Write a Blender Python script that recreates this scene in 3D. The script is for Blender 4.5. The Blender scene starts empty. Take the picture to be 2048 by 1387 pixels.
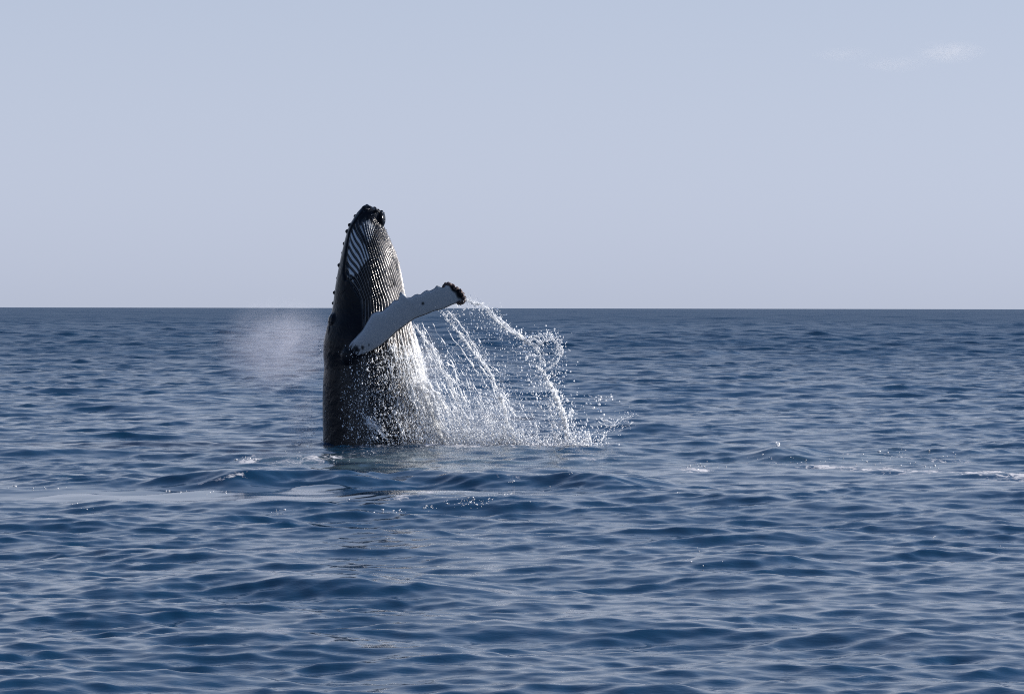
import bpy, math, time
import numpy as np
from mathutils import Vector, Matrix

rng = np.random.default_rng(11)
scene = bpy.context.scene
C = scene.collection

# ------------------------------------------------------------------ camera
PX_F = 6827.0                      # focal length in photograph pixels (2048 wide)
DIST = 87.5                        # camera to whale, metres
CAM_H = 3.55
W0, H0 = 2048.0, 1387.0
PITCH = math.atan((H0 / 2 - 613.8) / PX_F)
ROLL = 0.0019
cam_pos = np.array([0.0, -DIST, CAM_H])
fwd = np.array([0.0, math.cos(PITCH), -math.sin(PITCH)])
up0 = np.array([0.0, math.sin(PITCH), math.cos(PITCH)])
rg0 = np.array([1.0, 0.0, 0.0])
rgt = rg0 * math.cos(ROLL) + up0 * math.sin(ROLL)
upv = up0 * math.cos(ROLL) - rg0 * math.sin(ROLL)

cam_data = bpy.data.cameras.new('camera')
cam = bpy.data.objects.new('camera', cam_data)
C.objects.link(cam)
cam.matrix_world = Matrix(((rgt[0], upv[0], -fwd[0], cam_pos[0]),
                           (rgt[1], upv[1], -fwd[1], cam_pos[1]),
                           (rgt[2], upv[2], -fwd[2], cam_pos[2]),
                           (0, 0, 0, 1)))
cam_data.sensor_width = 36.0
cam_data.lens = 36.0 * PX_F / W0
cam_data.clip_start = 0.5
cam_data.clip_end = 30000.0
scene.camera = cam

# ------------------------------------------------------------------ sky and sun
SUN_EL, SUN_AZ = math.radians(23.0), math.radians(7.0)     # azimuth: from +X (picture right) towards +Y (away)
sun_dir = Vector((math.cos(SUN_EL) * math.cos(SUN_AZ), math.cos(SUN_EL) * math.sin(SUN_AZ), math.sin(SUN_EL)))
world = bpy.data.worlds.new('World')
scene.world = world
world.use_nodes = True
wn = world.node_tree
bg = wn.nodes['Background']
sky = wn.nodes.new('ShaderNodeTexSky')
sky.sky_type = 'NISHITA'
sky.sun_disc = False
sky.sun_elevation = SUN_EL
sky.sun_rotation = math.pi / 2 - SUN_AZ       # measured from +Y towards +X
sky.altitude = 0.0
sky.air_density = 0.9
sky.dust_density = 0.6
sky.ozone_density = 5.0
# pale lavender sea haze: thickest at the horizon, thinning upwards, the same all round
grey = wn.nodes.new('ShaderNodeRGBToBW')
wn.links.new(sky.outputs['Color'], grey.inputs['Color'])
lav = wn.nodes.new('ShaderNodeMix'); lav.data_type = 'RGBA'; lav.blend_type = 'MULTIPLY'
lav.inputs['Factor'].default_value = 1.0
lav.inputs['B'].default_value = (0.878, 0.966, 1.205, 1)
even = wn.nodes.new('ShaderNodeMath'); even.operation = 'MULTIPLY_ADD'      # haze evens out the brightness
even.inputs[1].default_value = 0.3; even.inputs[2].default_value = 0.7 * 3.72
wn.links.new(grey.outputs['Val'], even.inputs[0])
wn.links.new(even.outputs[0], lav.inputs['A'])
wtc = wn.nodes.new('ShaderNodeTexCoord'); wsep = wn.nodes.new('ShaderNodeSeparateXYZ')
wn.links.new(wtc.outputs['Generated'], wsep.inputs['Vector'])
hz = wn.nodes.new('ShaderNodeMapRange'); hz.interpolation_type = 'SMOOTHERSTEP'
hz.inputs['From Min'].default_value = -0.1; hz.inputs['From Max'].default_value = 0.6
hz.inputs['To Min'].default_value = 1.0; hz.inputs['To Max'].default_value = 0.05
wn.links.new(wsep.outputs['Z'], hz.inputs['Value'])
tint = wn.nodes.new('ShaderNodeMix'); tint.data_type = 'RGBA'
wn.links.new(hz.outputs['Result'], tint.inputs['Factor'])
wn.links.new(sky.outputs['Color'], tint.inputs['A'])
wn.links.new(lav.outputs['Result'], tint.inputs['B'])
wn.links.new(tint.outputs['Result'], bg.inputs['Color'])
bg.inputs['Strength'].default_value = 0.08

sun_data = bpy.data.lights.new('sun', 'SUN')
sun_data.energy = 4.6
sun_data.angle = math.radians(0.5)
sun_data.color = (1.0, 0.93, 0.86)
sun = bpy.data.objects.new('sun', sun_data)
C.objects.link(sun)
sun.rotation_euler = sun_dir.to_track_quat('Z', 'Y').to_euler()
sun.location = (30, 0, 30)

scene.view_settings.view_transform = 'Standard'
scene.view_settings.look = 'None'
scene.view_settings.exposure = 1.0
scene.view_settings.gamma = 1.0
scene.view_settings.use_curve_mapping = False
scene.cycles.use_denoising = False
scene.cycles.filter_width = 1.05
scene.cycles.max_bounces = 6
scene.cycles.transmission_bounces = 4
scene.cycles.transparent_max_bounces = 8
scene.cycles.volume_bounces = 1
scene.cycles.sample_clamp_indirect = 4.0

# ------------------------------------------------------------------ helpers
def at(px, py, Y):
    """world point(s) on the vertical plane y = Y that show at photograph pixel (px, py)"""
    px, py, Y = np.broadcast_arrays(np.asarray(px, float), np.asarray(py, float), np.asarray(Y, float))
    d = fwd + rgt * ((px - W0 / 2) / PX_F)[..., None] + upv * ((H0 / 2 - py) / PX_F)[..., None]
    t = (Y - cam_pos[1]) / d[..., 1]
    return cam_pos + d * t[..., None]

def on_sea(px, py, z=0.0):
    px, py = np.broadcast_arrays(np.asarray(px, float), np.asarray(py, float))
    d = fwd + rgt * ((px - W0 / 2) / PX_F)[..., None] + upv * ((H0 / 2 - py) / PX_F)[..., None]
    t = (z - cam_pos[2]) / d[..., 2]
    return cam_pos + d * t[..., None]

def to_px(p):
    q = p - cam_pos
    w = q @ fwd
    return W0 / 2 + PX_F * (q @ rgt) / w, H0 / 2 - PX_F * (q @ upv) / w

def sstep(a, b, x):
    t = np.clip((x - a) / (b - a), 0, 1)
    return t * t * (3 - 2 * t)

def mesh_np(name, verts, faces, smooth=True):
    """faces: (n,3) or (n,4) int array"""
    me = bpy.data.meshes.new(name)
    k = faces.shape[1]
    me.vertices.add(len(verts)); me.vertices.foreach_set('co', np.ascontiguousarray(verts, np.float32).ravel())
    me.loops.add(faces.size); me.loops.foreach_set('vertex_index', np.ascontiguousarray(faces, np.int32).ravel())
    me.polygons.add(len(faces))
    me.polygons.foreach_set('loop_start', np.arange(0, faces.size, k, dtype=np.int32))
    me.update(calc_edges=True)
    me.validate()
    if smooth:
        me.polygons.foreach_set('use_smooth', np.ones(len(me.polygons), bool))
    return me

def attr(me, name, vals):
    a = me.attributes.new(name, 'FLOAT', 'POINT')
    a.data.foreach_set('value', np.ascontiguousarray(vals, np.float32).ravel())

def obj(name, me, mat=None, parent=None, **props):
    o = bpy.data.objects.new(name, me)
    C.objects.link(o)
    if mat is not None and me is not None:
        me.materials.append(mat)
    if parent is not None:
        o.parent = parent
    for k, v in props.items():
        o[k] = v
    return o

class Nodes:
    def __init__(self, name):
        self.m = bpy.data.materials.new(name)
        self.m.use_nodes = True
        self.t = self.m.node_tree
        self.p = self.t.nodes.get('Principled BSDF')
        self.out = self.t.nodes.get('Material Output')
    def n(self, kind, **kw):
        o = self.t.nodes.new('ShaderNode' + kind)
        for k, v in kw.items():
            if k in o.inputs.keys():
                self.set(o.inputs[k], v)
            else:
                setattr(o, k, v)
        return o
    def set(self, sock, v):
        if isinstance(v, bpy.types.NodeSocket):
            self.t.links.new(v, sock)
        else:
            sock.default_value = v
    def attr(self, name):
        return self.n('Attribute', attribute_name=name).outputs['Fac']
    def math(self, op, a, b=None, c=None, clamp=False):
        o = self.n('Math', operation=op, use_clamp=clamp)
        self.set(o.inputs[0], a)
        if b is not None: self.set(o.inputs[1], b)
        if c is not None: self.set(o.inputs[2], c)
        return o.outputs[0]
    def mix(self, f, a, b, blend='MIX'):
        o = self.n('Mix', data_type='RGBA', blend_type=blend)
        self.set(o.inputs['Factor'], f)
        self.set(o.inputs['A'], a); self.set(o.inputs['B'], b)
        return o.outputs['Result']
    def ramp(self, f, a, b):
        o = self.n('MapRange', interpolation_type='SMOOTHSTEP')
        self.set(o.inputs['Value'], f)
        o.inputs['From Min'].default_value = a; o.inputs['From Max'].default_value = b
        return o.outputs['Result']
    def pos(self, scale=(1, 1, 1), rot=0.0):
        g = self.n('NewGeometry').outputs['Position']
        mp = self.n('Mapping')
        self.set(mp.inputs['Vector'], g)
        mp.inputs['Scale'].default_value = scale
        mp.inputs['Rotation'].default_value = (0, 0, rot)
        return mp.outputs['Vector']
    def noise(self, vec, scale=1.0, detail=2.0, rough=0.5, dist=0.0):
        o = self.n('TexNoise', Scale=scale, Detail=detail, Roughness=rough, Distortion=dist)
        self.set(o.inputs['Vector'], vec)
        return o.outputs['Fac']

# ------------------------------------------------------------------ the sea
# random wind-wave spectrum, evaluated on a sheet that reaches the horizon
def make_spectrum():
    comps = []
    def band(l0, l1, n, slope, main, spread):
        for i in range(n):
            lam = l0 * (l1 / l0) ** ((i + rng.random()) / n)
            k = 2 * math.pi / lam
            th = main + rng.normal() * spread
            a = slope * math.sqrt(2.0 / n) / k
            comps.append((lam, k * math.sin(th), -k * math.cos(th), a, rng.random() * 2 * math.pi))
    band(0.15, 0.28, 36, 0.048, math.radians(18), math.radians(50))
    band(0.28, 0.7, 70, 0.132, math.radians(14), math.radians(44))
    band(0.7, 1.5, 54, 0.085, math.radians(6), math.radians(36))
    band(1.5, 5.0, 40, 0.060, math.radians(-4), math.radians(28))
    band(5.0, 22.0, 16, 0.022, math.radians(6), math.radians(20))
    band(28.0, 55.0, 6, 0.012, math.radians(-12), math.radians(14))
    return comps
SPEC = make_spectrum()

# hand-placed swells: (crest pixel x0, x1, crest pixel y, height, front width m, back width m)
def swell(px0, px1, py, h, wf, wb, sk=0.0):
    p = on_sea((px0 + px1) / 2, py, h)
    m = p[1] - cam_pos[1]
    x0, x1 = ((px0 - 1024) / PX_F) * m, ((px1 - 1024) / PX_F) * m
    return (x0, x1, p[1], h, wf, wb, sk)
SWELLS = [swell(430, 1330, 902, 0.09, 2.6, 4.5),
          swell(300, 900, 948, 0.33, 1.2, 3.0, -0.03),
          swell(640, 1390, 945, 0.37, 1.2, 3.0, 0.03),
          swell(-160, 1060, 990, 0.15, 3.2, 0.9, -0.015),
          swell(-40, 330, 962, 0.12, 1.4, 2.5, -0.02),
          swell(200, 960, 1146, 0.20, 0.95, 1.6, 0.02),
          swell(1330, 1660, 1108, 0.14, 0.6, 1.1),
          swell(1700, 2150, 1290, 0.08, 0.5, 0.9),
          swell(1500, 1640, 889, 0.16, 1.4, 2.0),
          swell(240, 480, 792, 0.2, 3.0, 5.0),
          swell(470, 640, 762, 0.22, 3.0, 6.0),
          swell(1290, 1480, 704, 0.38, 6.0, 9.0),
          swell(1560, 1700, 765, 0.22, 4.0, 5.0)]

def gauss2(x, y, px, py, wx, wy, dy=0.0):
    p = on_sea(px, py)
    return np.exp(-(((x - p[0]) / wx) ** 2 + ((y - p[1] - dy * (x - p[0])) / wy) ** 2))

def slick_mask(x, y):
    m = 1.0 * gauss2(x, y, 520, 1005, 4.6, 1.9) + 0.8 * gauss2(x, y, 180, 992, 2.4, 1.6) + 0.5 * gauss2(x, y, 830, 1006, 2.4, 1.6)
    m = m + 0.2 * gauss2(x, y, 1060, 925, 4.2, 4.0)
    return np.clip(1.5 * m, 0, 1)

def sea_disp(x, y, ds):
    """displacement of sea points; ds = local sampling distance (waves shorter than that are left to the material)"""
    x = x.astype(np.float32); y = y.astype(np.float32); ds = np.broadcast_to(ds, x.shape).astype(np.float32)
    z = np.zeros_like(x); dx = np.zeros_like(x); dy = np.zeros_like(x)
    slick = slick_mask(x, y).astype(np.float32)
    gust = (0.86 + 0.20 * np.sin(x * 0.21 + y * 0.063 + 1.3 + 1.2 * np.sin(y * 0.031)) * np.sin(y * 0.105 - x * 0.09 + 0.4)
            + 0.14 * np.sin(x * 0.5 - y * 0.17 + 2.2) * np.sin(y * 0.23 + 0.9)).astype(np.float32)
    lost1 = np.zeros_like(x); lost2 = np.zeros_like(x)
    damp_short = (1 - 0.97 * slick) * gust
    damp_mid = (1 - 0.88 * slick) * (0.5 + 0.5 * gust)
    # where the short waves are too fine to resolve, the longer ones carry the sea's steepness
    dq = np.geomspace(.02, 400, 160)
    vq = np.zeros_like(dq); vt = 0
    for lam, kx, ky, a, ph in SPEC:
        sl = (a * math.hypot(kx, ky)) ** 2
        vt += sl; vq += sl * np.clip((lam / dq - 2.0) / 1.6, 0, 1) ** 2
    boost = np.interp(ds, dq, np.clip(np.sqrt(vt / np.maximum(vq, 1e-9)), 1, 2.4)).astype(np.float32)
    for lam, kx, ky, a, ph in SPEC:
        w = boost * np.clip((lam / ds - 2.0) / 1.6, 0, 1)
        if lam < 1.1:
            w = w * damp_short
        elif lam < 5:
            w = w * damp_mid
        p = kx * x + ky * y + np.float32(ph)
        k = math.hypot(kx, ky)
        c = np.cos(p); s = np.sin(p)
        aw = np.float32(a) * w
        z += aw * c
        q = 1.0 if lam < 2 else 0.8 if lam < 12 else 0.4
        dx -= np.float32(q * kx / k) * aw * s
        dy -= np.float32(q * ky / k) * aw * s
    sw = np.zeros_like(z)
    for x0, x1, yc, h, wf, wb, sk in SWELLS:
        wx = (x1 - x0) * 0.36
        env = sstep(x0 - wx * .5, x0 + wx, x) * (1 - sstep(x1 - wx, x1 + wx * .5, x))
        yy = y - yc - sk * (x - (x0 + x1) / 2) - 0.35 * wf * np.sin(x * 1.1 + yc) * 0.5 - 0.2 * wf * np.sin(x * 2.7 + 2 * yc) - 0.5 * wf * np.sin(x * .43 + yc * 3)
        prof = np.where(yy < 0, np.exp(-(yy / wf) ** 2), np.exp(-(yy / wb) ** 2))
        sw = np.maximum(sw, (h * env * prof).astype(np.float32))
    z += sw
    return dx, dy, z, slick

def build_sea():
    half = math.radians(10.6)
    nc = 290
    dense = np.linspace(-half, half, nc)
    step0 = dense[1] - dense[0]
    ext, a, st = [], half, step0
    while a < math.pi - 0.03:
        st = min(st * 1.3, 0.16); a += st
        if a < math.pi - 0.03: ext.append(a)
    ext = np.array(ext)
    ang = np.concatenate([-ext[::-1], dense, ext])
    dang = np.gradient(ang)
    rows, r = [0.6, 3, 6, 9, 12, 15, 18, 20.5, 22.5, 24, 25.2, 26.2, 27, 27.6], 28.1
    while r < 9500:
        rows.append(r); r += 0.068 * (r / 30.0) ** 0.75 if r < 400 else 0.475 * (r / 400.0) ** 1.6
    rows = np.array(rows)
    drow = np.gradient(rows)
    nr, na = len(rows), len(ang)
    R, A = np.meshgrid(rows, ang, indexing='ij')
    x = R * np.sin(A); y = cam_pos[1] + R * np.cos(A)
    ds = np.maximum(drow[:, None] * 0.8, R * dang[None, :])
    dx, dy, z, slick = sea_disp(x, y, ds)
    verts = np.stack([x + dx, y + dy, z], -1).reshape(-1, 3)
    verts = np.vstack([verts, [[0, cam_pos[1], 0]]])
    idx = np.arange(nr * na).reshape(nr, na)
    nxt = np.roll(idx, -1, axis=1)
    faces = np.stack([idx[:-1], nxt[:-1], nxt[1:], idx[1:]], -1).reshape(-1, 4)[:, ::-1]
    me = mesh_np('sea', verts, faces)
    pad = lambda a: np.append(np.broadcast_to(a, (nr, na)).ravel(), 0)
    attr(me, 'slick', pad(slick))
    attr(me, 'lost_small', pad(sstep(0.07, 0.42, ds)))
    attr(me, 'lost_mid', pad(sstep(0.4, 1.4, ds)))
    attr(me, 'lost_large', pad(sstep(1.4, 5.0, ds)))
    # foam and aerated water, in place on the surface
    foam = np.zeros_like(x)
    for px, py, wx, wy, s, sk in [(1390, 930, .55, 1.2, .75, .3), (1530, 914, .7, .9, .75, 0), (1640, 920, 1.3, 1.6, .82, -.8),
                              (1740, 926, 1.2, 1.5, .8, -.6), (1835, 932, 1.0, 1.4, .8, -.4), (1790, 905, 1.6, 1.0, .5, -.5),
                              (1890, 911, 1.2, 1.0, .5, -.6), (1975, 937, 1.2, 1.4, .74, -.4), (2060, 944, 1.6, 1.4, .74, -.4),
                              (497, 917, .35, 1.1, .9, 0), (640, 915, 1.6, .9, .62, .5), (720, 907, .8, .7, .55, 0),
                              (540, 922, 1.5, 1.2, .45, 0), (945, 1002, .36, .8, .95, -.9), (855, 1014, .22, .5, .9, 0),
                              (790, 1020, .5, .5, .55, .5), (560, 1022, .35, .5, .75, 0), (165, 1010, .3, .4, .5, 0),
                              (760, 894, 1.0, 3.2, .5, 0), (930, 895, 1.6, 2.6, .95, 0), (1090, 893, 1.6, 2.2, .9, 0),
                              (1020, 961, .1, .5, .8, 0), (1016, 986, .3, .4, .6, 0), (1140, 946, .08, .4, .8, 0), (75, 974, .5, .5, .5, 0),
                              (420, 984, 1.0, .35, .5, 0), (1180, 912, .8, .6, .45, 0)]:
        foam = np.maximum(foam, s * gauss2(x, y, px, py, wx, wy, sk))
    attr(me, 'foam', pad(foam))
    aer = 0.9 * gauss2(x, y, 700, 925, 3.2, 4.0) + 0.7 * gauss2(x, y, 950, 915, 3.5, 4.5) + .45 * gauss2(x, y, 1700, 908, 3.0, 4.0)
    attr(me, 'aerated', pad(np.clip(aer, 0, 1)))

    N = Nodes('sea_water')
    slick_a = N.attr('slick')
    calm = N.math('MULTIPLY_ADD', slick_a, -0.95, 1.0)
    pv = N.pos((1.0, 1.7, 1.0), 0.2)
    pv2 = N.pos((1.0, 1.8, 1.0), -0.12)
    n0 = N.noise(pv, 7.0, 2.0, 0.5, 0.4)
    n1 = N.noise(pv2, 2.3, 2.0, 0.55, 0.3)
    n2 = N.noise(pv, 0.75, 2.0, 0.55, 0.2)
    n3 = N.noise(pv2, 0.23, 2.0, 0.55, 0.0)
    h = N.math('MULTIPLY', n0, 0.0035)
    h = N.math('MULTIPLY_ADD', N.math('MULTIPLY', n1, 0.03), N.attr('lost_small'), h)
    h = N.math('MULTIPLY', h, calm)
    h = N.math('MULTIPLY_ADD', N.math('MULTIPLY', n2, 0.12), N.attr('lost_mid'), h)
    h = N.math('MULTIPLY_ADD', N.math('MULTIPLY', n3, 0.6), N.attr('lost_large'), h)
    b = N.n('Bump', Strength=1.0, Distance=1.0)
    N.set(b.inputs['Height'], h)
    deep = N.mix(N.math('MULTIPLY', N.attr('aerated'), N.ramp(N.noise(N.pos((0.5, 1.0, 1.0), 0.15), 1.1, 4.0, 0.6, 0.8), 0.36, 0.62)), (0.0012, 0.0200, 0.050, 1), (0.055, 0.088, 0.108, 1))
    fn = N.noise(N.pos((1.0, 0.62, 1.0), 0.1), 4.4, 6.0, 0.68, 0.6)
    fm = N.math('ADD', N.attr('foam'), N.math('MULTIPLY_ADD', fn, 2.6, -1.57))
    fm = N.math('MULTIPLY', N.ramp(fm, 0.18, 0.62), N.ramp(N.attr('foam'), 0.04, 0.3))
    N.set(N.p.inputs['Base Color'], N.mix(fm, deep, (0.50, 0.50, 0.52, 1)))
    N.set(N.p.inputs['Roughness'], N.math('MULTIPLY_ADD', fm, 0.5, N.math('MULTIPLY_ADD', N.attr('lost_small'), 0.20, N.math('MULTIPLY_ADD', N.attr('lost_mid'), 0.11, 0.07))))
    N.p.inputs['IOR'].default_value = 1.333
    N.set(N.p.inputs['Normal'], b.outputs['Normal'])
    o = obj('sea', me, N.m, kind='structure', label='choppy dark blue open sea reaching to a level horizon')
    return o
T0 = time.time()
SEA = build_sea()
print('sea', time.time() - T0)

# ------------------------------------------------------------------ the whale
Lp = np.array([(411, 734), (414, 729), (418, 725), (424, 721), (432, 714.5), (446, 706), (458, 698.5), (475, 692.5), (491, 688), (516, 681), (546, 675),
               (575, 670), (600, 667), (615, 665), (633, 661), (652, 654), (680, 647), (706, 646), (735, 648.5), (758, 646), (793, 645), (836, 645), (889, 646), (960, 648), (1000, 650)])
Rp = np.array([(411, 744), (414, 752), (418, 758), (424, 762), (432, 765), (446, 768.5), (454, 773), (475, 782), (495, 790), (516, 796), (546, 803), (575, 808),
               (600, 813), (625, 819), (652, 825), (678, 831), (715, 839), (758, 848), (782, 855), (830, 871), (893, 890), (960, 902), (1000, 905)])
TH_V = math.radians(74.0)                     # where the belly faces, from towards-the-camera to picture right
PLEATS = 66.0
_g = np.arange(380, 1040, 1.0); _k = np.exp(-(np.arange(-24, 25) / 8.0) ** 2); _k /= _k.sum()
def _soft(P):
    v = np.interp(_g, P[:, 0], P[:, 1]); w = np.convolve(np.pad(v, 24, mode='edge'), _k, mode='valid')
    return v + (w - v) * sstep(436, 470, _g)
Lg, Rg = _soft(Lp), _soft(Rp)
def ring(py):
    L = np.interp(py, _g, Lg); R = np.interp(py, _g, Rg)
    cx = (L + R) / 2; a = (R - L) / 2
    b = a * np.interp(py, [411, 470, 600, 800, 1000], [1.15, 1.12, 1.0, 0.98, 0.92])
    tilt = np.interp(py, [411, 440, 520], [0.36, 0.28, 0.0])
    return cx, a, b, tilt
M_PX = DIST / PX_F                            # metres per pixel at the whale

def whale_surface(py, th, off=0.0):
    """point(s) on the smooth body for row py, angle th; off = metres proud of it"""
    cx, a, b, tilt = ring(py)
    a = a + off / M_PX; b = b + off / M_PX
    Y = -b * np.cos(th) * M_PX
    px = cx + a * np.sin(th)
    return at(px, py + tilt * (px - cx), Y)

fl_top = np.array([(681, 704), (688, 698), (704, 681.7), (724.7, 659.8), (742.5, 629), (749, 624), (764, 622), (778, 610.6), (786, 601), (795.8, 599.6), (800, 586.5), (805.4, 585.3),
                   (813, 593), (821.8, 594), (830, 588), (841, 588), (849.5, 580.5), (860, 580.5), (868, 576), (872.4, 571.6), (877.8, 571.6), (883, 575), (888.8, 571),
                   (894, 568.5), (905, 570), (919, 577.8), (925.7, 587), (930, 596)])
fl_bot = np.array([(712, 742), (720.6, 725), (724.7, 716), (731.5, 709), (746.6, 700.8), (763, 691), (779, 677.6), (793, 664), (806.7, 654), (817.7, 646), (831, 636.6),
                   (847.7, 631), (867, 623), (888.8, 617.4), (908, 608.5), (918.8, 606), (927, 604), (930, 598)])
FE = np.array([930 - 700, 596 - 714.0]); FL = np.linalg.norm(FE); FE = FE / FL
FN = np.array([FE[1], -FE[0]])                # in picture: towards the leading edge (up)
F0 = np.array([700, 714.0])
def fl_sn(p):
    q = np.asarray(p, float) - F0
    return q @ FE, -(q @ FN)
st, nt = fl_sn(fl_top); sb, nb = fl_sn(fl_bot)
st = np.maximum.accumulate(st + np.arange(len(st)) * 1e-4); sb = np.maximum.accumulate(sb + np.arange(len(sb)) * 1e-4)

def flipper_Y(s):
    return -0.95 - 2.0 * np.clip(s / FL, -0.2, 1.05) + 0.55 * (np.clip(22 - s, 0, 40) / 36) ** 2

def flipper_section(s, frac, side):
    """frac 0 = leading edge .. 1 = trailing edge; side -1 camera face, +1 far face"""
    n0 = np.interp(s, st, nt); n1 = np.interp(s, sb, nb)
    nn = n0 + (n1 - n0) * frac
    p = F0 + FE * s - FN * nn
    u = np.clip(s / FL, 0, 1)
    thick = (0.15 * (1 - u) + 0.055) * min(1.0, abs(n1 - n0) / 14.0)
    prof = (4 * frac * (1 - frac)) ** 0.36 * (1.15 - 0.45 * frac) + 0.12
    Y = flipper_Y(s) - 0.10 * (0.5 - frac) + side * thick * prof
    return at(p[0], p[1], Y)

def build_whale():
    V, F = [], []
    def add(vs, fs):
        o = len(V); V.extend([tuple(v) for v in vs]); F.extend([tuple(i + o for i in f) for f in fs])
    # trunk and head
    rows = np.concatenate([[411, 412.5, 414, 416, 418, 421, 424, 428, 432], np.arange(438, 960, 7), [965, 1000]])
    nth = 120
    ths = np.arange(nth) / nth * 2 * math.pi
    vs, fs = [], []
    for r in rows:
        vs.extend(whale_surface(np.full(nth, float(r)), ths))
    for i in range(len(rows) - 1):
        for j in range(nth):
            k = (j + 1) % nth
            fs.append((i * nth + j, (i + 1) * nth + j, (i + 1) * nth + k, i * nth + k))
    fs.append(tuple(range(nth))); fs.append(tuple((len(rows) - 1) * nth + j for j in reversed(range(nth))))
    add(vs, fs)
    # flippers: the near one held out in front of the belly, its twin on the far side
    S = np.linspace(-14, FL - 0.4, 110)
    fr = np.concatenate([np.linspace(0, 1, 15)])
    for mirror in (False, True):
        vs, fs = [], []
        for s in S:
            loop = [flipper_section(s, f, -1) for f in fr] + [flipper_section(s, f, 1) for f in fr[::-1][1:-1]]
            if mirror:
                loop = [np.array([p[0] * 0.35 - 2.45, -p[1] * 0.8 - 0.05, p[2] * 0.7 + 0.2 - 0.3 * (p[0] + 4)]) for p in loop][::-1]
            vs.extend(loop)
        m = 2 * len(fr) - 2
        for i in range(len(S) - 1):
            for j in range(m):
                k = (j + 1) % m
                fs.append((i * m + j, i * m + k, (i + 1) * m + k, (i + 1) * m + j))
        fs.append(tuple(reversed(range(m)))); fs.append(tuple((len(S) - 1) * m + j for j in range(m)))
        add(vs, fs)
    # knobs on the snout, chin lump, blowhole guard
    def ball(c, r, seg=12, rr=8):
        c = np.asarray(c); r = np.asarray(r) * np.ones(3)
        vs = [c + r * (0, 0, 1)]
        for i in range(1, rr):
            t = math.pi * i / rr
            for j in range(seg):
                p = 2 * math.pi * j / seg
                vs.append(c + r * (math.sin(t) * math.cos(p), math.sin(t) * math.sin(p), math.cos(t)))
        vs.append(c - r * (0, 0, 1))
        fs = []
        for j in range(seg):
            k = (j + 1) % seg
            fs.append((0, 1 + j, 1 + k))
            for i in range(rr - 2):
                fs.append((1 + i * seg + j, 1 + (i + 1) * seg + j, 1 + (i + 1) * seg + k, 1 + i * seg + k))
            fs.append((1 + (rr - 2) * seg + j, len(vs) - 1, 1 + (rr - 2) * seg + k))
        add(vs, fs)
    for py, dth in [(440, 0), (458, .05), (470, -.04), (492, 0), (508, .06), (530, 0), (556, .05), (585, 0), (606, -.06)]:
        for sgn in (-1, 1):
            th = TH_V + math.pi + sgn * (0.28 + dth) if py % 4 else TH_V + math.pi + sgn * 0.02
            ball(whale_surface(float(py), th, 0.0), rng.uniform(.042, .06))
    for px, py, Y, r in [(728, 416, -.1, .06), (734, 412, .05, .055), (740, 415, -.15, .05), (749, 417.5, 0, .06), (756, 421, -.1, .05), (763, 424, .06, .055), (752, 421, -.3, .05), (724, 424, .2, .05),
                         (766, 430, -.12, .055)]:
        ball(at(px, py, Y), r)
    for kx, ky, r in [(803, 588, .062), (835.5, 591, .05), (855, 583.5, .055), (875, 575, .058), (889, 573, .05), (757, 625, .05), (790, 603, .055), (772, 617, .04), (745, 630, .045)]:
        ks = fl_sn((kx, ky))[0]
        ball(at(kx, ky, flipper_Y(ks) - .05), (r, r * 1.1, r))
    ball(at(764, 438, -.02), (.095, .32, .2))
    ball(at(705, 712, -0.92), (.30, .24, .30), 20, 14)       # shoulder of the near flipper
    ball(at(673, 643, -0.15), (.23, .42, .27))          # blowhole guard
    ball(at(664, 668, -0.1), (.16, .40, .36))
    ball(at(700, 552, -0.62), (.07, .12, .10))          # brow over the eye
    me = bpy.data.meshes.new('whale_raw')
    me.from_pydata(V, [], F)
    tmp = bpy.data.objects.new('whale_raw', me); C.objects.link(tmp)
    md = tmp.modifiers.new('r', 'REMESH'); md.mode = 'VOXEL'; md.voxel_size = 0.0185; md.use_smooth_shade = True
    sm = tmp.modifiers.new('s', 'SMOOTH'); sm.factor = 0.5; sm.iterations = 1
    dg = bpy.context.evaluated_depsgraph_get()
    body = bpy.data.meshes.new_from_object(tmp.evaluated_get(dg))
    bpy.data.objects.remove(tmp); bpy.data.meshes.remove(me)
    body.name = 'body'
    n = len(body.vertices)
    co = np.empty(n * 3, np.float32); body.vertices.foreach_get('co', co); co = co.reshape(-1, 3).astype(float)
    no = np.empty(n * 3, np.float32); body.vertices.foreach_get('normal', no); no = no.reshape(-1, 3).astype(float)
    px, py = to_px(co)
    cx, a, b, tilt = ring(py)
    py2 = py - tilt * (px - cx)
    cx, a, b, tilt = ring(py2)
    Yp = co[:, 1] / M_PX
    ex, ey = (px - cx) / a, -Yp / b
    rho = np.hypot(ex, ey)
    th = np.arctan2(ex, ey)
    dl = np.abs((th - TH_V + math.pi) % (2 * math.pi) - math.pi)          # angle from the belly line
    s = (px - F0[0]) * FE[0] + (py - F0[1]) * FE[1]; nn = -((px - F0[0]) * FN[0] + (py - F0[1]) * FN[1])
    n0 = np.interp(s, st, nt); n1 = np.interp(s, sb, nb)
    fdist = np.minimum(nn - n0, n1 - nn)                                    # px inside the flipper outline
    isfl = sstep(1.02, 1.10, rho) * (fdist > -6) * (s > -16) * (np.abs(co[:, 1]) > 0.3)
    # pleat lines: along the body, slanting away from the jaw on the throat
    k1, k2 = math.radians(78), math.radians(100)
    tt = np.clip((dl - k1) / (k2 - k1), 0, 1)
    U = np.minimum(dl, k1) + (k2 - k1) * (tt - .66 * tt * tt / 2) + .34 * np.clip(dl - k2, 0, 9)
    slant = 0.0042 + 0.0028 * sstep(math.radians(50), math.radians(110), dl)
    u = U + slant * (np.clip(py2, 420, 600) - 505)
    lim = np.interp(py2, [411, 440, 470, 545, 600, 660, 1000], np.radians([95, 118, 131, 122, 90, 84, 86]))
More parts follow.
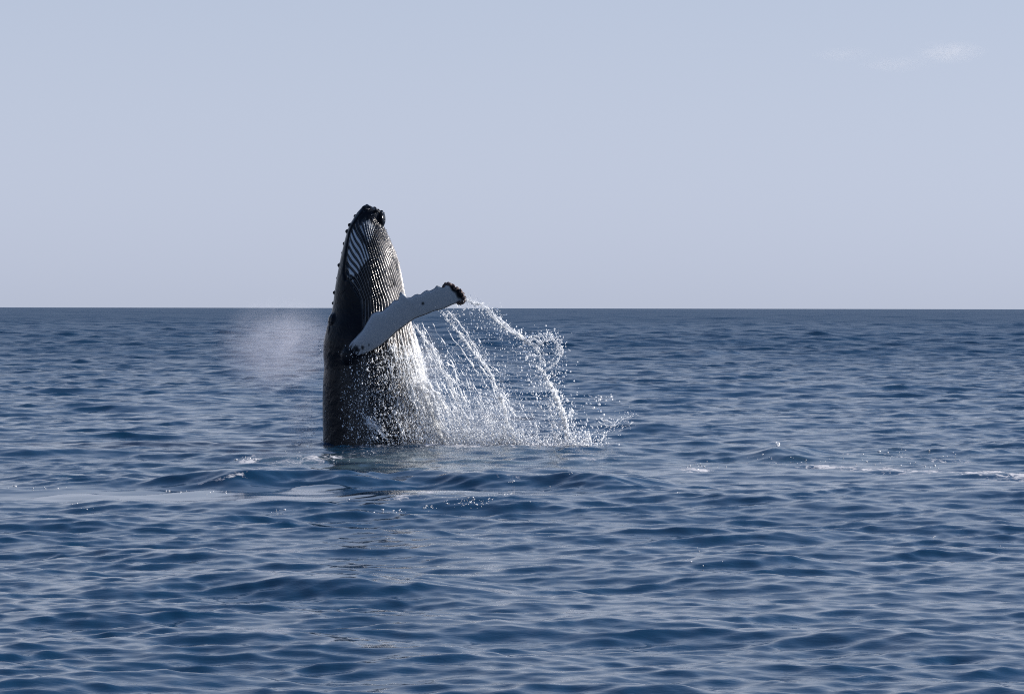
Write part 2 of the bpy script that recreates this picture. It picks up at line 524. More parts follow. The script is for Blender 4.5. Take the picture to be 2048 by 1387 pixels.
    pm = (1 - sstep(lim - .10, lim + .02, dl)) * sstep(434, 462, py2 + 6 * np.sin(dl * 9)) * (1 - isfl)
    groove = (0.5 + 0.5 * np.cos(u * PLEATS)) ** 2.0
    bulge = np.exp(-((dl - lim - .1) / .05) ** 2) * (py2 < 560) * (1 - isfl)     # crease along the mouth
    co2 = co + no * (-0.028 * groove * pm - 0.03 * bulge)[:, None]
    body.vertices.foreach_set('co', co2.astype(np.float32).ravel())
    body.update()
    # colour masks: pigment, darker flipper rims, and sunlit paleness painted in
    jit = 3 * np.sin(px * .31 + py * .17) + 2 * np.sin(px * .7 - py * .43)
    def poly(pts):
        pts = np.array(pts, float); d = np.full(n, 1e9); ins = np.zeros(n, bool)
        for k in range(len(pts)):
            A_, B_ = pts[k], pts[(k + 1) % len(pts)]
            e = B_ - A_; t = np.clip(((px - A_[0]) * e[0] + (py - A_[1]) * e[1]) / (e @ e), 0, 1)
            d = np.minimum(d, np.hypot(px - A_[0] - e[0] * t, py - A_[1] - e[1] * t))
            c = (A_[1] > py) != (B_[1] > py)
            ins ^= c & (px < (B_[0] - A_[0]) * (py - A_[1]) / (B_[1] - A_[1] + 1e-9) + A_[0])
        return np.where(ins, d, -d)
    q1 = poly([(706, 460), (714, 466), (724, 480), (733, 498), (740, 516), (731, 522), (726, 530), (720, 534), (716, 546), (709, 548), (706, 562), (699, 556), (697, 540), (696, 520), (696, 505), (698, 485), (702, 470)])
    patch = sstep(-1.2, 1.6, q1 + jit * .3)
    q2 = poly([(716, 455), (724, 444), (738, 440), (750, 452), (747, 470), (740, 486), (730, 476)])
    patch = np.maximum(patch, .6 * sstep(-1.2, 3, q2 + jit * .4))  # fainter patch: lighter stripes, with sunlit water beads painted in as paleness
    jag = 4 * np.sin(px * .9 + py * .5) + 3 * np.sin(px * 1.7 - py * 1.1 + 1) + 2 * np.sin(px * .33 + py * 1.9)
    white = sstep(0.1, 0.5, isfl) * sstep(-3, 5, s - 9 - 12 * (nn - n0) / np.maximum(n1 - n0, 1) + jag * 1.5)
    for sx, sy, rx, ry in [(846, 606.5, 3.2, 3.6), (738, 689.5, 1.6, 3.2), (712, 696, 6, 6), (716, 700, 5, 3.5), (725, 695, 3.2, 5), (703, 701, 8, 2.5), (716, 713, 8, 3)]:
        white = white * (1 - .92 * np.exp(-(((px - sx + .15 * jit) / rx) ** 2 + ((py - sy) / ry) ** 2) ** 2))
    white = white * sstep(1.2, 3.0, n1 - nn) * (1 - sstep(FL - 17, FL - 11, s + .25 * np.abs(nn - 2) + jit * .4 - 5)) * np.where(nn - n0 < 2.2, .55, 1)  # white thinned along both edges and at the tip
    white = np.where(no[:, 1] > 0.25, white * .35, white)
    attr(body, 'white', np.maximum(white, patch * (1 - isfl)))
    attr(body, 'flipper', isfl)
    attr(body, 'pleat_u', u)
    attr(body, 'pleat_m', pm)
    attr(body, 'belly', (1 - sstep(math.radians(30), math.radians(62), dl)) * (1 - isfl) * sstep(440, 500, py2))  # where the pale mottling and its painted sunlit look go
    attr(body, 'flow', sstep(630, 830, py2 + 25 * np.sin(th * 5) + 14 * np.sin(th * 13 + py2 * .03) + 60 * (dl < math.radians(85))) * (1 - isfl) * (1 - sstep(math.radians(70), math.radians(125), dl)))
    attr(body, 'underside', sstep(FL - 25, FL - 8, s) * isfl)

    N = Nodes('whale_skin')
    gm = N.math('POWER', N.math('MULTIPLY_ADD', N.math('COSINE', N.math('MULTIPLY', N.attr('pleat_u'), PLEATS)), 0.5, 0.5), 1.6)
    gm = N.math('MULTIPLY', gm, N.attr('pleat_m'))
    P = N.pos()
    mott = N.noise(P, 2.6, 4.0, 0.6, 0.4)
    fine = N.noise(P, 16.0, 3.0, 0.6)
    dark = N.mix(mott, (0.004, 0.005, 0.008, 1), (0.011, 0.013, 0.018, 1))
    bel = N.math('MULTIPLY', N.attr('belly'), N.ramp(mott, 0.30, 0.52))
    dark = N.mix(N.math('MULTIPLY', bel, 0.75), dark, (0.46, 0.44, 0.42, 1))  # pale belly mottling, brightened in the base colour to look sunlit
    wf = N.math('MULTIPLY', N.attr('white'), N.math('MULTIPLY_ADD', N.ramp(gm, 0.25, 0.6), -0.97, 1.0), clamp=True)
    wcol = N.mix(fine, (0.33, 0.36, 0.40, 1), (0.42, 0.45, 0.48, 1))
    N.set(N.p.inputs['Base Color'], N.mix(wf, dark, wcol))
    rg = N.math('MULTIPLY_ADD', N.attr('pleat_m'), 0.06, N.math('MULTIPLY_ADD', N.attr('flipper'), 0.28, 0.16))
    N.set(N.p.inputs['Roughness'], rg)
    N.set(N.p.inputs['Specular IOR Level'], N.math('MULTIPLY_ADD', N.math('MAXIMUM', N.attr('pleat_m'), N.attr('flow')), 0.92, 0.08))
    N.p.inputs['IOR'].default_value = 1.38
    # wet skin: beads and runnels of water stand proud of it
    beads = N.n('TexVoronoi', feature='SMOOTH_F1', Scale=10.0, Randomness=1.0)
    N.set(beads.inputs['Vector'], N.pos((1, 1, 0.55)))
    bd = N.ramp(beads.outputs['Distance'], 0.42, 0.10)
    run = N.noise(N.pos((1, 1, 0.38)), 19.0, 3.0, 0.6, 0.7)
    notfl = N.math('SUBTRACT', 1.0, N.attr('flipper'))
    h = N.math('MULTIPLY', gm, -0.022)
    h = N.math('MULTIPLY_ADD', N.math('MULTIPLY', bd, 0.011), N.math('MULTIPLY', notfl, N.math('MULTIPLY_ADD', N.attr('flow'), 0.8, N.math('MULTIPLY', N.attr('pleat_m'), 0.38))), h)
    h = N.math('MULTIPLY_ADD', N.math('MULTIPLY', run, 0.08), N.attr('flow'), h)
    h = N.math('MULTIPLY_ADD', fine, 0.002, h)
    h = N.math('MULTIPLY_ADD', N.math('MULTIPLY', N.noise(P, 4.5, 3.0, 0.6, 0.5), 0.026), N.math('SUBTRACT', notfl, N.math('MULTIPLY', N.attr('pleat_m'), 0.8)), h)
    bp = N.n('Bump', Strength=1.0, Distance=1.0)
    N.set(bp.inputs['Height'], h)
    N.set(N.p.inputs['Normal'], bp.outputs['Normal'])

    root = obj('whale', None, label='black humpback whale breaching upright with one white flipper raised', category='whale')
    root.location = at(765, 893, 0.0)
    bpy.context.view_layer.update()
    inv = root.matrix_world.inverted()
    def child(name, me, mat, **kw):
        o = obj(name, me, mat, root, **kw)
        o.matrix_parent_inverse = inv
        return o
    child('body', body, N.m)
    # eye
    eN = Nodes('eye'); eN.p.inputs['Base Color'].default_value = (0.02, 0.025, 0.03, 1); eN.p.inputs['Roughness'].default_value = .08
    import bmesh
    def icos(pts, rad, name, sub=1, squash=None):
        base = bmesh.new(); bmesh.ops.create_icosphere(base, subdivisions=sub, radius=1.0)
        bv = np.array([v.co for v in base.verts]); bf = np.array([[v.index for v in f.verts] for f in base.faces]); base.free()
        pts = np.asarray(pts); rad = np.asarray(rad)
        if rad.ndim == 1: rad = np.repeat(rad[:, None], 3, 1)
        jig = 1 + rng.normal(0, .16, (len(pts), len(bv), 1))
        v = pts[:, None] + bv[None] * rad[:, None] * jig
        f = bf[None] + (np.arange(len(pts)) * len(bv))[:, None, None]
        return mesh_np(name, v.reshape(-1, 3), f.reshape(-1, 3))
    child('eye', icos([at(702, 557, -.72)], np.array([.05]), 'eye', 2), eN.m)
    bN = Nodes('barnacle'); bN.p.inputs['Roughness'].default_value = .55
    bn = bN.noise(bN.pos(), 14.0, 3.0)
    bN.set(bN.p.inputs['Base Color'], bN.mix(bN.ramp(bn, .4, .65), (0.018, 0.010, 0.012, 1), (0.085, 0.050, 0.045, 1)))
    pts, rad = [], []
    for i in range(150):                         # crust round the flipper tip
        t = rng.random()
        edge = np.array([(886, 573), (896, 569), (906, 572), (916, 578), (923, 587), (928, 597), (926, 605), (916, 605)])
        k = t * (len(edge) - 1); j = min(int(k), len(edge) - 2)
        p = edge[j] + (edge[j + 1] - edge[j]) * (k - j) + rng.normal(0, 1.5, 2)
        sN = fl_sn(p)[0]
        pts.append(at(p[0], p[1], flipper_Y(sN) + rng.uniform(-.09, .07))); rad.append(rng.uniform(.018, .046))
    child('barnacles', icos(pts, rad, 'barnacles'), bN.m, kind='stuff', label='dark brown barnacle crust round the flipper tip')
    pts, rad = [], []
    for i in range(46):
        t = rng.random()
        p = np.array([727, 415]) + np.array([42, 11]) * t + rng.normal(0, 1.4, 2) + (0, 1)
        pts.append(at(p[0], p[1], rng.uniform(-.3, .25))); rad.append(rng.uniform(.016, .036))
    bN2 = Nodes('chin_barnacle'); bN2.p.inputs['Base Color'].default_value = (.014, .016, .022, 1); bN2.p.inputs['Roughness'].default_value = .4
    child('barnacles', icos(pts, rad, 'barnacles'), bN2.m, kind='stuff', label='black barnacles and knobs on the tip of the chin')
    return icos
T0 = time.time()
icos = build_whale()
print('whale', time.time() - T0)

# ------------------------------------------------------------------ flying water
wN = Nodes('white_water')
tr = wN.n('BsdfTranslucent'); tr.inputs['Color'].default_value = (.93, .95, .97, 1)
wN.p.inputs['Base Color'].default_value = (.90, .92, .94, 1)
wN.p.inputs['Roughness'].default_value = .12
wN.p.inputs['IOR'].default_value = 1.333
mx = wN.n('MixShader'); mx.inputs[0].default_value = .45
wN.t.links.new(wN.p.outputs[0], mx.inputs[1]); wN.t.links.new(tr.outputs[0], mx.inputs[2])
wN.t.links.new(mx.outputs[0], wN.out.inputs['Surface'])
WHITE = wN.m
gN = Nodes('clear_water')
gN.p.inputs['Base Color'].default_value = (.95, .97, 1, 1)
gN.p.inputs['Roughness'].default_value = .03
gN.p.inputs['IOR'].default_value = 1.333
gN.p.inputs['Transmission Weight'].default_value = 1.0
CLEAR = gN.m

ICO_V = None
def drops(name, pts, rad, axis=None, stretch=None, sub=0):
    """one mesh of many small drops, each drawn out along its axis"""
    global ICO_V, ICO_F
    import bmesh
    b = bmesh.new(); bmesh.ops.create_icosphere(b, subdivisions=sub + 1, radius=1.0)
    bv = np.array([v.co for v in b.verts]); bf = np.array([[v.index for v in f.verts] for f in b.faces]); b.free()
    pts = np.asarray(pts, float); rad = np.asarray(rad, float); n = len(pts)
    v = bv[None] * rad[:, None, None] * (1 + rng.normal(0, .10, (n, len(bv), 1)))
    if axis is not None:
        ax = np.asarray(axis, float); ax = ax / np.linalg.norm(ax, axis=1, keepdims=True)
        al = np.einsum('nkc,nc->nk', v, ax)
        v = v + ax[:, None] * (al * (np.asarray(stretch)[:, None] - 1))[..., None]
    v = v + pts[:, None]
    f = bf[None] + (np.arange(n) * len(bv))[:, None, None]
    return mesh_np(name, v.reshape(-1, 3), f.reshape(-1, 3))

def resample(p, n):
    p = np.asarray(p, float)
    d = np.concatenate([[0], np.cumsum(np.linalg.norm(np.diff(p, axis=0), axis=1))])
    t = np.linspace(0, d[-1], n)
    out = np.stack([np.interp(t, d, p[:, k]) for k in range(p.shape[1])], 1)
    for _ in range(max(1, n // 14)):
        out[1:-1] = .25 * out[:-2] + .5 * out[1:-1] + .25 * out[2:]
    return out

def noise1(n, freq):
    t = np.arange(n)
    k = max(2, int(n * freq) + 2)
    return np.interp(t, np.linspace(0, n - 1, k), rng.normal(0, 1, k))

def stream_mesh(name, path, r0, broken=.25, wob=.02, seg=6, step=.018):
    """a ragged thread of water along path (world points): thickness beads, breaks and sways"""
    L = np.linalg.norm(np.diff(path, axis=0), axis=1).sum()
    n = max(8, int(L / step))
    p = resample(path, n)
    fr = step / .22
    p = p + np.stack([noise1(n, fr), noise1(n, fr), noise1(n, fr)], 1) * wob
    p = p + np.stack([noise1(n, fr * 3), noise1(n, fr * 3), noise1(n, fr * 3)], 1) * wob * .35
    r = r0 * np.clip(.75 + .45 * noise1(n, step / .09) + .4 * noise1(n, step / .35), .12, 2.2)
    env = noise1(n, step / .25)
    keep = np.ones(n, bool)
    if broken > 0:
        r = np.where(env > np.quantile(env, broken), r, r * .22)
    V, F = [], []
    i = 0
    while i < n:
        if not keep[i]: i += 1; continue
        j = i
        while j < n and keep[j]: j += 1
        if j - i >= 4:
            q = p[i:j]; rr = r[i:j].copy(); m = j - i
            e = np.minimum(np.arange(m), np.arange(m)[::-1]) / 3.0
            rr = rr * np.clip(e, .05, 1) ** .5
            t = np.gradient(q, axis=0); t /= np.linalg.norm(t, axis=1, keepdims=True) + 1e-9
            a = np.cross(t, [0.3, 1, .2]); a /= np.linalg.norm(a, axis=1, keepdims=True) + 1e-9
            b = np.cross(t, a)
            o = len(V)
            ang = np.arange(seg) / seg * 2 * math.pi
            ringp = q[:, None] + rr[:, None, None] * (np.cos(ang)[None, :, None] * a[:, None] + np.sin(ang)[None, :, None] * b[:, None])
            ringp += rng.normal(0, .12, (m, seg, 1)) * rr[:, None, None] * np.array([1, 1, 1])
            V.extend(ringp.reshape(-1, 3))
            for k in range(m - 1):
                for s_ in range(seg):
                    s2 = (s_ + 1) % seg
                    F.append((o + k * seg + s_, o + k * seg + s2, o + (k + 1) * seg + s2, o + (k + 1) * seg + s_))
        i = j
    if not F: return None
    return mesh_np(name, np.array(V), np.array(F))

def joined(name, meshes):
    V, F, o = [], [], 0
    for m in meshes:
        if m is None: continue
        v = np.empty(len(m.vertices) * 3, np.float32); m.vertices.foreach_get('co', v)
        f = np.empty(len(m.loops), np.int32); m.loops.foreach_get('vertex_index', f)
        V.append(v.reshape(-1, 3)); F.append(f.reshape(-1, 4) + o); o += len(m.vertices)
        bpy.data.meshes.remove(m)
    return mesh_np(name, np.vstack(V), np.vstack(F))

def build_splash():
    root = obj('water_splash', None, label='sunlit curtain of water pouring off the raised white flipper', category='splash')
    root.location = at(1040, 893, -1.0)
    bpy.context.view_layer.update(); inv = root.matrix_world.inverted()
    def child(name, me, mat, **kw):
        if me is None: return
        o = obj(name, me, mat, root, **kw); o.matrix_parent_inverse = inv
    T = [np.array([(826, 645), (838, 700), (856, 770), (880, 830), (905, 896)], float),
         np.array([(885, 625), (920, 665), (955, 712), (985, 750), (1010, 800), (1024, 845), (1045, 896)], float),
         np.array([(930, 600), (1005, 650), (1062, 690), (1090, 745), (1125, 810), (1165, 855), (1205, 894)], float)]
    T = [resample(t, 200) for t in T]
    def curt(q, f):
        """photograph pixel on the curtain, q across (0 body .. 1 flipper tip), f down"""
        q = np.clip(q, 0, 1.0) * 2; f = np.clip(f, 0, 1) * 199
        i = np.minimum(q.astype(int), 1); w = (q - i)[:, None]
        fi = f.astype(int)
        A = np.stack(T)[i, fi]; B = np.stack(T)[i + 1, fi]
        return A * (1 - w) + B * w
    def curtY(q, f):
        return np.interp(q, [0, .5, 1], [-1.0, -2.3, -2.9]) * (1 - .55 * f) - .0
    # main threads, traced
    paths = [([(930, 600), (958, 610), (985, 630), (1005, 652), (1030, 667), (1052, 682), (1077, 696)], .020, .08, 1.0),
             ([(934, 596), (960, 606), (984, 622), (1000, 645)], .008, .2, 1.0),
             ([(998, 640), (1012, 655), (1034, 668), (1060, 684)], .030, .25, .95),
             ([(1076, 696), (1080, 712), (1086, 730)], .014, .1, .95),
             ([(1072, 732), (1088, 742), (1097, 765), (1110, 785), (1122, 820), (1132, 850), (1136, 884)], .030, .06, .85),
             ([(1100, 770), (1108, 790), (1120, 812), (1131, 840), (1137, 868)], .036, .3, .85),
             ([(1084, 741), (1100, 735), (1112, 726), (1119, 719), (1117, 700), (1114, 686), (1106, 677), (1098, 676)], .010, .3, .95),
             ([(1119, 700), (1125, 697), (1122, 712)], .02, .1, .95),
             ([(1064, 670), (1075, 673), (1084, 672), (1091, 668), (1097, 664), (1099, 671), (1092, 680)], .013, .1, .98),
             ([(1058, 681), (1068, 678), (1076, 684), (1083, 690), (1088, 680)], .014, .2, .98),
             ([(884, 625), (895, 637), (908, 655), (921, 668), (935, 688), (950, 708), (965, 725), (978, 742), (988, 760), (998, 780), (1005, 800)], .019, .06, .5),
             ([(894, 620), (912, 640), (926, 655), (936, 672), (950, 695), (962, 712), (970, 712)], .014, .25, .55),
             ([(1000, 790), (1010, 815), (1014, 840), (1026, 862), (1042, 892)], .024, .12, .55),
             ([(995, 790), (1012, 830), (1018, 860), (1030, 893)], .020, .3, .5),
             ([(828, 648), (846, 672), (864, 695), (876, 712), (886, 735), (896, 752), (903, 775), (916, 800), (926, 825), (938, 850)], .021, .1, .25),
             ([(850, 690), (880, 740), (900, 765), (915, 795)], .013, .35, .3),
             ([(846, 760), (858, 772), (874, 790), (884, 806), (897, 821)], .030, .04, .05),
             ([(856, 780), (866, 805), (876, 835), (886, 860), (906, 893)], .032, .06, .06),
             ([(912, 828), (920, 850), (930, 872), (938, 893)], .018, .15, .15),
             ([(974, 822), (985, 845), (998, 868), (1010, 893)], .017, .2, .35),
             ([(1004, 850), (1016, 872), (1028, 893)], .022, .15, .45),
             ([(1068, 846), (1073, 862), (1080, 884), (1084, 893)], .017, .06, .7),
             ([(1060, 822), (1066, 834)], .014, .0, .7),
             ([(1096, 800), (1100, 825), (1112, 845), (1130, 862)], .014, .3, .8),
             ([(1105, 856), (1112, 875), (1118, 893)], .03, .3, .75),
             ([(955, 800), (970, 830), (984, 862), (995, 893)], .012, .35, .35)]
    side = []
    for pp, r, br, q in paths:
        pp = np.array(pp, float)
        f = np.clip((pp[:, 1] - 600) / 293, 0, 1)
        Y = curtY(np.full(len(pp), q), f)
        child('stream', stream_mesh('stream', at(pp[:, 0], pp[:, 1], Y), r * 1.15, br * .6, wob=.014), WHITE)
        for _ in range(3):
            o2 = np.cumsum(rng.normal(0, 1.0, pp.shape), axis=0) + rng.normal(0, 1.2, 2)
            side.append(stream_mesh('threads', at(pp[:, 0] + o2[:, 0], pp[:, 1] + np.clip(o2[:, 1], -9, 2), Y), r * rng.uniform(.25, .5), .45, wob=.03, seg=5, step=.025))
    for q, f0, f1, r in [(.08, .05, .8, .013), (.17, .02, .95, .014), (.27, .05, .7, .011), (.33, .25, 1, .014), (.40, .1, .9, .010), (.45, .35, 1, .015), (.22, .45, 1, .016), (.12, .5, 1, .017), (.62, .62, 1, .012), (.8, .7, 1, .013)]:
        ff = np.linspace(f0, f1, 14)
        p_ = curt(np.full(14, q), ff) + np.cumsum(rng.normal(0, .8, (14, 2)), axis=0)
        child('stream', stream_mesh('stream', at(p_[:, 0], np.minimum(p_[:, 1], 897), curtY(np.full(14, q), ff)), r, .35, wob=.022), WHITE)
    # fine threads that fill the curtain
    fine = []
    for k in range(46):
        q = rng.random() ** 1.5 * .55; f0 = rng.uniform(.25, .8); f1 = min(1, f0 + rng.uniform(.12, .45))
        ff = np.linspace(f0, f1, 10)
        px = curt(np.full(10, q), ff)
        fine.append(stream_mesh('threads', at(px[:, 0], px[:, 1], curtY(np.full(10, q), ff) + rng.normal(0, .25)), rng.uniform(.007, .015), .35, wob=.03, seg=5, step=.025))
    # runnels on the belly, hugging it
    runs = []
    for k in range(420):
        py0 = 645 + 215 * rng.random() ** .7; py1 = min(900, py0 + rng.uniform(25, 110))
        th0 = math.radians(rng.uniform(14, 100)) if k % 4 == 0 else math.radians(rng.uniform(42, 102))
        yy = np.linspace(py0, py1, 12)
        th = th0 + np.linspace(0, rng.uniform(0, .10), 12)
        runs.append(stream_mesh('runnels', whale_surface(yy, th, .012 + .03 * np.linspace(0, 1, 12)), rng.uniform(.006, .017), .3, wob=.02, seg=4, step=.028))
    for k in range(16):                      # a sheet of white water sliding off the middle of the belly
        yy = np.linspace(rng.uniform(826, 845), rng.uniform(862, 886), 10)
        th = np.linspace(-.22 + .05 * rng.normal(), rng.uniform(-.12, .16), 10)
        runs.append(stream_mesh('runnels', whale_surface(yy, th, .03 + .02 * np.linspace(0, 1, 10)), rng.uniform(.010, .021), .2, wob=.025, seg=5, step=.025))
    child('threads', joined('threads', fine + side), WHITE, kind='stuff', label='many fine threads of falling water')
    child('runnels', joined('runnels', runs), WHITE, kind='stuff', label='white runnels of water streaming down the wet belly')
    # spray
    pts, rad, axs, sts = [], [], [], []
    def put(px, py, Y, r, ax=(0.5, 0, -1), s=1.3):
        pts.append(at(px, py, Y)); rad.append(r); axs.append(ax); sts.append(s)
    def cloud(n, q0, q1, f0, f1, rm, qpow=1.0, fpow=1.0, jit=5.0):
        q = q0 + (q1 - q0) * rng.random(n) ** qpow; f = f0 + (f1 - f0) * rng.random(n) ** fpow
        p = curt(q, f) + rng.normal(0, jit, (n, 2))
        Y = curtY(q, f) + rng.normal(0, .35, n)
        r = rm * np.exp(rng.normal(0, .42, n))
        ok = p[:, 1] < 900
        w = at(p[:, 0], p[:, 1], Y)
        pts.extend(w[ok]); rad.extend(r[ok]); axs.extend(np.tile((.45, 0, -1), (ok.sum(), 1))); sts.extend(rng.uniform(1, 2.8, ok.sum()))
    cloud(3600, 0, .65, .2, 1, .0058, 1.3, .7, 9)
    cloud(1700, 0, .45, .6, 1, .0085, 1.2, .7, 7)
    cloud(800, .4, 1.0, .35, 1, .0075, 1.0, .6, 11)
    cloud(420, .5, 1.0, .0, .5, .0065, .5, 1.0, 7)
    cloud(420, .8, 1.0, .5, 1, .010, 1.0, .8, 12)
    cloud(1000, .0, .6, .82, 1.0, .011, 1.1, .6, 7)
    cloud(2000, .0, .95, .91, 1.0, .012, 1.0, .5, 8)
    for pp, r, br, q in paths:                       # drops thrown off the threads
        pp = resample(np.array(pp, float), 80)
        n = int(1.8 * np.linalg.norm(np.diff(pp, axis=0), axis=1).sum())
        i = rng.integers(0, 80, n)
        p = pp[i] + rng.normal(0, 1, (n, 2)) * np.abs(rng.normal(0, 6.0, (n, 1)))
        Y = curtY(np.full(n, q), np.clip((p[:, 1] - 600) / 293, 0, 1)) + rng.normal(0, .12, n)
        w = at(p[:, 0], p[:, 1], Y); ok = p[:, 1] < 898
        pts.extend(w[ok]); rad.extend((r * .33 * np.exp(rng.normal(0, .5, n)) + .003)[ok]); axs.extend(np.tile((.4, 0, -1), (ok.sum(), 1))); sts.extend(rng.uniform(1, 1.8, ok.sum()))
    # scattered spray thrown out to the right
    for n, cx, cy, sx, sy, r in [(150, 1096, 676, 15, 9, .011), (70, 1116, 705, 8, 16, .012), (80, 1112, 745, 18, 16, .012), (60, 1130, 800, 22, 20, .013), (90, 1155, 850, 26, 24, .013),
                                 (26, 1205, 795, 16, 4, .015), (16, 1190, 812, 14, 8, .02), (70, 1180, 878, 30, 12, .013), (40, 985, 625, 14, 8, .010), (50, 1005, 650, 10, 8, .011),
                                 (40, 1040, 700, 14, 10, .012), (30, 1066, 712, 10, 9, .016), (40, 1075, 760, 12, 20, .014)]:
        for _ in range(n):
            put(cx + rng.normal(0, sx), min(896, cy + rng.normal(0, sy)), -2.2 + rng.normal(0, .3), r * math.exp(rng.normal(0, .4)))
    pts_, rad_, axs_, sts_ = map(np.array, (pts, rad, axs, sts))
    sel = rng.random(len(pts_)) < .15
    child('spray', drops('spray', pts_[~sel], rad_[~sel], axs_[~sel], sts_[~sel]), WHITE, kind='stuff', label='white drops of spray flying between the threads of water')
    child('spray', drops('spray', pts_[sel], rad_[sel] * 1.25, axs_[sel], sts_[sel]), CLEAR, kind='stuff', label='clear glinting drops among the spray')
    # drops clinging to and leaping off the belly
    pts, rad = [], []
    n = 13000
    py = 690 + 205 * rng.random(n) ** .8
    th = np.radians(rng.uniform(-42, 100, n))
    keep = rng.random(n) < sstep(np.radians(-50), np.radians(35), th) * .9 + .1 * (py > 780)
    py, th = py[keep], th[keep]
    child('spray', drops('spray', whale_surface(py, th, 0) + 0 if False else np.array([whale_surface(a_, t_, o_) for a_, t_, o_ in zip(py, th, np.abs(rng.normal(0, .07, len(py))))]),
          .006 * np.exp(rng.normal(0, .55, len(py))), np.tile((.1, 0, -1.0), (len(py), 1)), rng.uniform(1, 2.2, len(py))), WHITE, kind='stuff', label='beads of water leaping off the wet belly')
    n = 420
    py = rng.uniform(425, 600, n); th = np.radians(rng.normal(40, 30, n))
    child('spray', drops('spray', np.array([whale_surface(a_, t_, .004) for a_, t_ in zip(py, th)]), .010 * np.exp(rng.normal(0, .45, n)), np.tile((.1, 0, -1.0), (n, 1)), rng.uniform(1, 1.8, n)),
          CLEAR, kind='stuff', label='beads of water on the throat')

def small_splash(name, label, centre, streams, sprays, Y):
    root = obj(name, None, label=label, category='splash')
    root.location = at(centre[0], centre[1], Y)
    bpy.context.view_layer.update(); inv = root.matrix_world.inverted()
    for pp, r, br in streams:
        pp = np.array(pp, float)
        me = stream_mesh('stream', at(pp[:, 0], pp[:, 1], Y + np.linspace(0, .2, len(pp))), r, br, wob=.015)
        if me:
            o = obj('stream', me, WHITE, root); o.matrix_parent_inverse = inv
    pts, rad = [], []
    for n, cx, cy, sx, sy, r in sprays:
        p = np.array([cx, cy]) + rng.normal(0, 1, (n, 2)) * (sx, sy)
        p[:, 1] = np.minimum(p[:, 1], centre[1] + 4)
        pts.extend(at(p[:, 0], p[:, 1], Y + rng.normal(0, .3, n))); rad.extend(r * np.exp(rng.normal(0, .4, n)))
    o = obj('spray', drops('spray', pts, rad), WHITE, root, kind='stuff'); o.matrix_parent_inverse = inv

T0 = time.time()
build_splash()
small_splash('water_splash', 'small ragged splash at the right end of the falling water', (1225, 890),
             [([(1190, 835), (1200, 842), (1212, 848), (1224, 852), (1236, 846), (1248, 836), (1258, 832)], .020, .15),
              ([(1226, 850), (1220, 842), (1214, 838), (1205, 840), (1196, 832)], .016, .2),
              ([(1220, 860), (1228, 850), (1232, 840), (1240, 830)], .02, .25),
              ([(1180, 872), (1192, 862), (1206, 858), (1220, 850)], .013, .2),
              ([(1200, 890), (1206, 876), (1212, 866)], .014, .2),
              ([(1250, 850), (1258, 846), (1266, 842)], .012, .2)],
             [(70, 1228, 848, 14, 9, .010), (40, 1250, 838, 12, 8, .009), (90, 1205, 876, 16, 12, .010), (30, 1262, 830, 8, 10, .007)], -1.2)
small_splash('water_splash', 'thin spray rising along the dark left flank of the whale', (615, 888),
             [([(594, 886), (600, 884), (606, 888)], .012, .2)],
             [(120, 630, 850, 13, 34, .0075), (60, 600, 886, 10, 4, .010), (30, 612, 830, 8, 14, .008), (40, 640, 740, 3.5, 40, .008), (26, 640, 700, 3, 8, .012), (50, 615, 872, 14, 12, .009)], -.3)
small_splash('water_splash', 'tiny white water spout on a wave crest right of the whale', (1556, 893),
             [([(1556, 896), (1556.5, 891), (1556, 887)], .045, 0), ([(1571, 895), (1577, 894), (1584, 898)], .025, 0)],
             [(10, 1556, 888, 2, 2.5, .018), (14, 1576, 896, 6, 1.5, .012)], -0.5)
print('splash', time.time() - T0)

# loose foam chunks riding on the surface
def build_foam():
    spots = [(945, 1003, 26, 6, 150), (855, 1015, 10, 3, 40), (785, 1020, 22, 3, 30), (560, 1022, 12, 3, 26), (497, 917, 10, 3, 60), (1016, 987, 9, 1.5, 22), (1020, 962, 4, 2, 14), (735, 905, 20, 2, 14),
             (1140, 946, 3, 2, 10), (420, 984, 40, 2.0, 34), (75, 975, 26, 2.5, 26), (165, 1012, 12, 3, 12), (1535, 914, 28, 3, 30), (1690, 922, 60, 4, 45), (1835, 931, 40, 4, 35), (1790, 905, 40, 3, 20), (1895, 911, 34, 4, 20),
             (1400, 930, 20, 4, 40), (1355, 984, 3, 1, 4), (1400, 1120, 40, 4, 9), (1405, 1097, 6, 2, 5), (1500, 1092, 6, 2, 3), (1860, 1072, 8, 3, 5), (2005, 1090, 6, 3, 5), (700, 1000, 14, 2, 8), (600, 905, 3, 2, 5), (572, 903, 2, 1, 4), (640, 918, 60, 3, 20), (1100, 985, 40, 6, 10)]
    bpy.context.view_layer.update()
    P, R = [], []
    for px, py, sx, sy, n in spots:
        q = np.array([px, py]) + rng.normal(0, 1, (max(2, int(n * .45)), 2)) * (sx, sy)
        for a_, b_ in q:
            d = Vector(at(a_, b_, 0.0) - cam_pos).normalized()
            hit, loc, nor, _ = SEA.ray_cast(Vector(cam_pos), d)
            if hit:
                P.append(np.array(loc) + (0, 0, .003)); R.append(math.exp(rng.normal(0, .5)) * .006 * (loc.y - cam_pos[1]) / 70)
    P = np.array(P); R = np.array(R)
    obj('sea_foam', drops('sea_foam', P, R, np.tile((1., 0, 0), (len(P), 1)), rng.uniform(1, 2.6, len(P))), WHITE, kind='stuff', label='scattered white flecks of foam and bubbles on the waves')
build_foam()

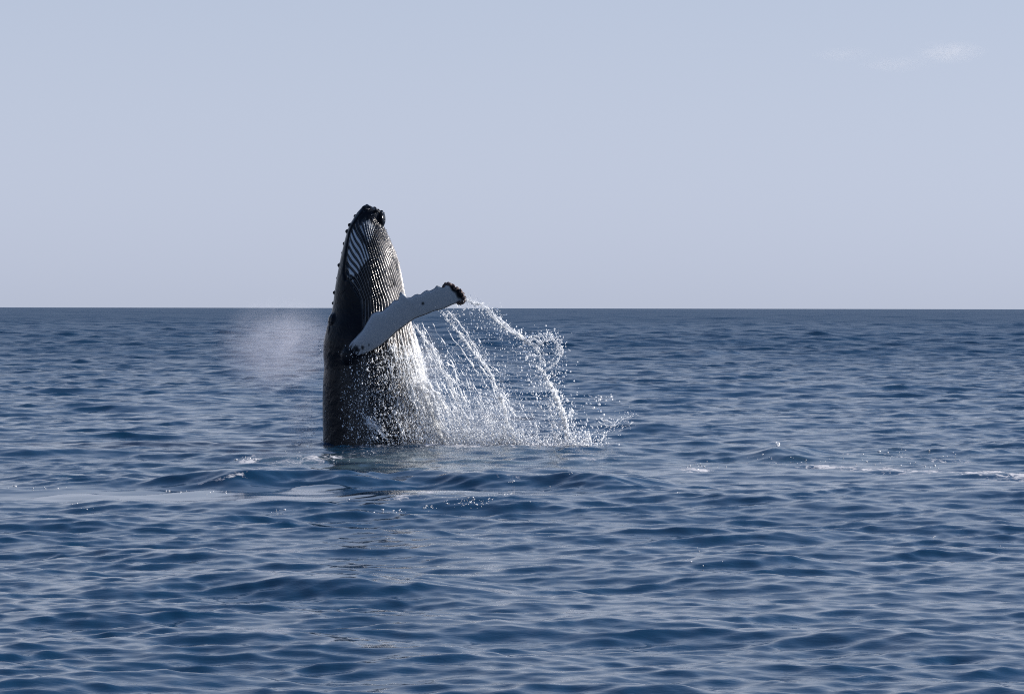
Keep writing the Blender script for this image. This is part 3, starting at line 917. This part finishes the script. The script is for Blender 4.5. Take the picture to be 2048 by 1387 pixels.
# ------------------------------------------------------------------ breath mist and clouds (real volumes)
def volume(name, loc, half, density, nscale, color, thr=(.3, .75), power=1.4, **kw):
    import bmesh
    b = bmesh.new(); bmesh.ops.create_icosphere(b, subdivisions=3, radius=1.0)
    me = bpy.data.meshes.new(name); b.to_mesh(me); b.free()
    N = Nodes(name)
    N.t.nodes.remove(N.p)
    tc = N.n('TexCoord').outputs['Object']
    ln = N.n('VectorMath', operation='LENGTH'); N.set(ln.inputs[0], tc)
    fall = N.math('POWER', N.math('SUBTRACT', 1.0, ln.outputs['Value'], clamp=True), power)
    nz = N.noise(tc, nscale, 4.0, .6, .5)
    d = N.math('MULTIPLY', N.math('MULTIPLY', fall, N.ramp(nz, *thr)), density)
    pv = N.n('VolumePrincipled'); pv.inputs['Color'].default_value = color
    N.set(pv.inputs['Density'], d)
    N.t.links.new(pv.outputs[0], N.out.inputs['Volume'])
    o = obj(name, me, N.m, **kw)
    o.location = loc; o.scale = half
    return o
p = at(562, 698, 1.2)
volume('breath_mist', p, (1.95, 1.1, 1.4), 1.3, 1.8, (.90, .91, 1.0, 1), (.25, .7), 1.3, kind='stuff', label='pale grey cloud of breath hanging left of the whale')
p = at(606, 830, .9)
volume('breath_mist', p, (.62, .6, 1.2), 1.0, 2.0, (.93, .94, .97, 1), (.2, .7), 1.2, kind='stuff', label='thin veil of mist low against the left flank of the whale')
p = at(960, 850, -.8)
volume('spray_mist', p, (2.2, .9, 1.0), .4, 2.4, (.95, .95, .97, 1), (.3, .7), 1.2, kind='stuff', label='fine white mist in the foot of the falling water')
p = at(852, 745, -1.0)
volume('spray_mist', p, (.55, .5, 1.3), 1.0, 2.4, (.95, .95, .97, 1), (.25, .7), 1.2, kind='stuff', label='thin white veil of spray along the right edge of the belly')
CD = 4000.0
for px, py, hx, hz, dens, lab in [(1900, 104, 80, 26, .012, 'small cream-white cloud, brightest in the upper right sky'),
                                  (1795, 128, 90, 20, .005, 'faint low wisp of cloud left of the cream cloud'),
                                  (1685, 108, 70, 18, .004, 'faintest wisp of cloud, leftmost of the three')]:
    m = CD / PX_F
    volume('cloud', at(px, py, CD - DIST), (hx * m, 40, hz * m), dens, 1.7, (.99, .97, .95, 1), (.35, .65), 1.2, label=lab, category='cloud', group='small clouds in the upper right sky')
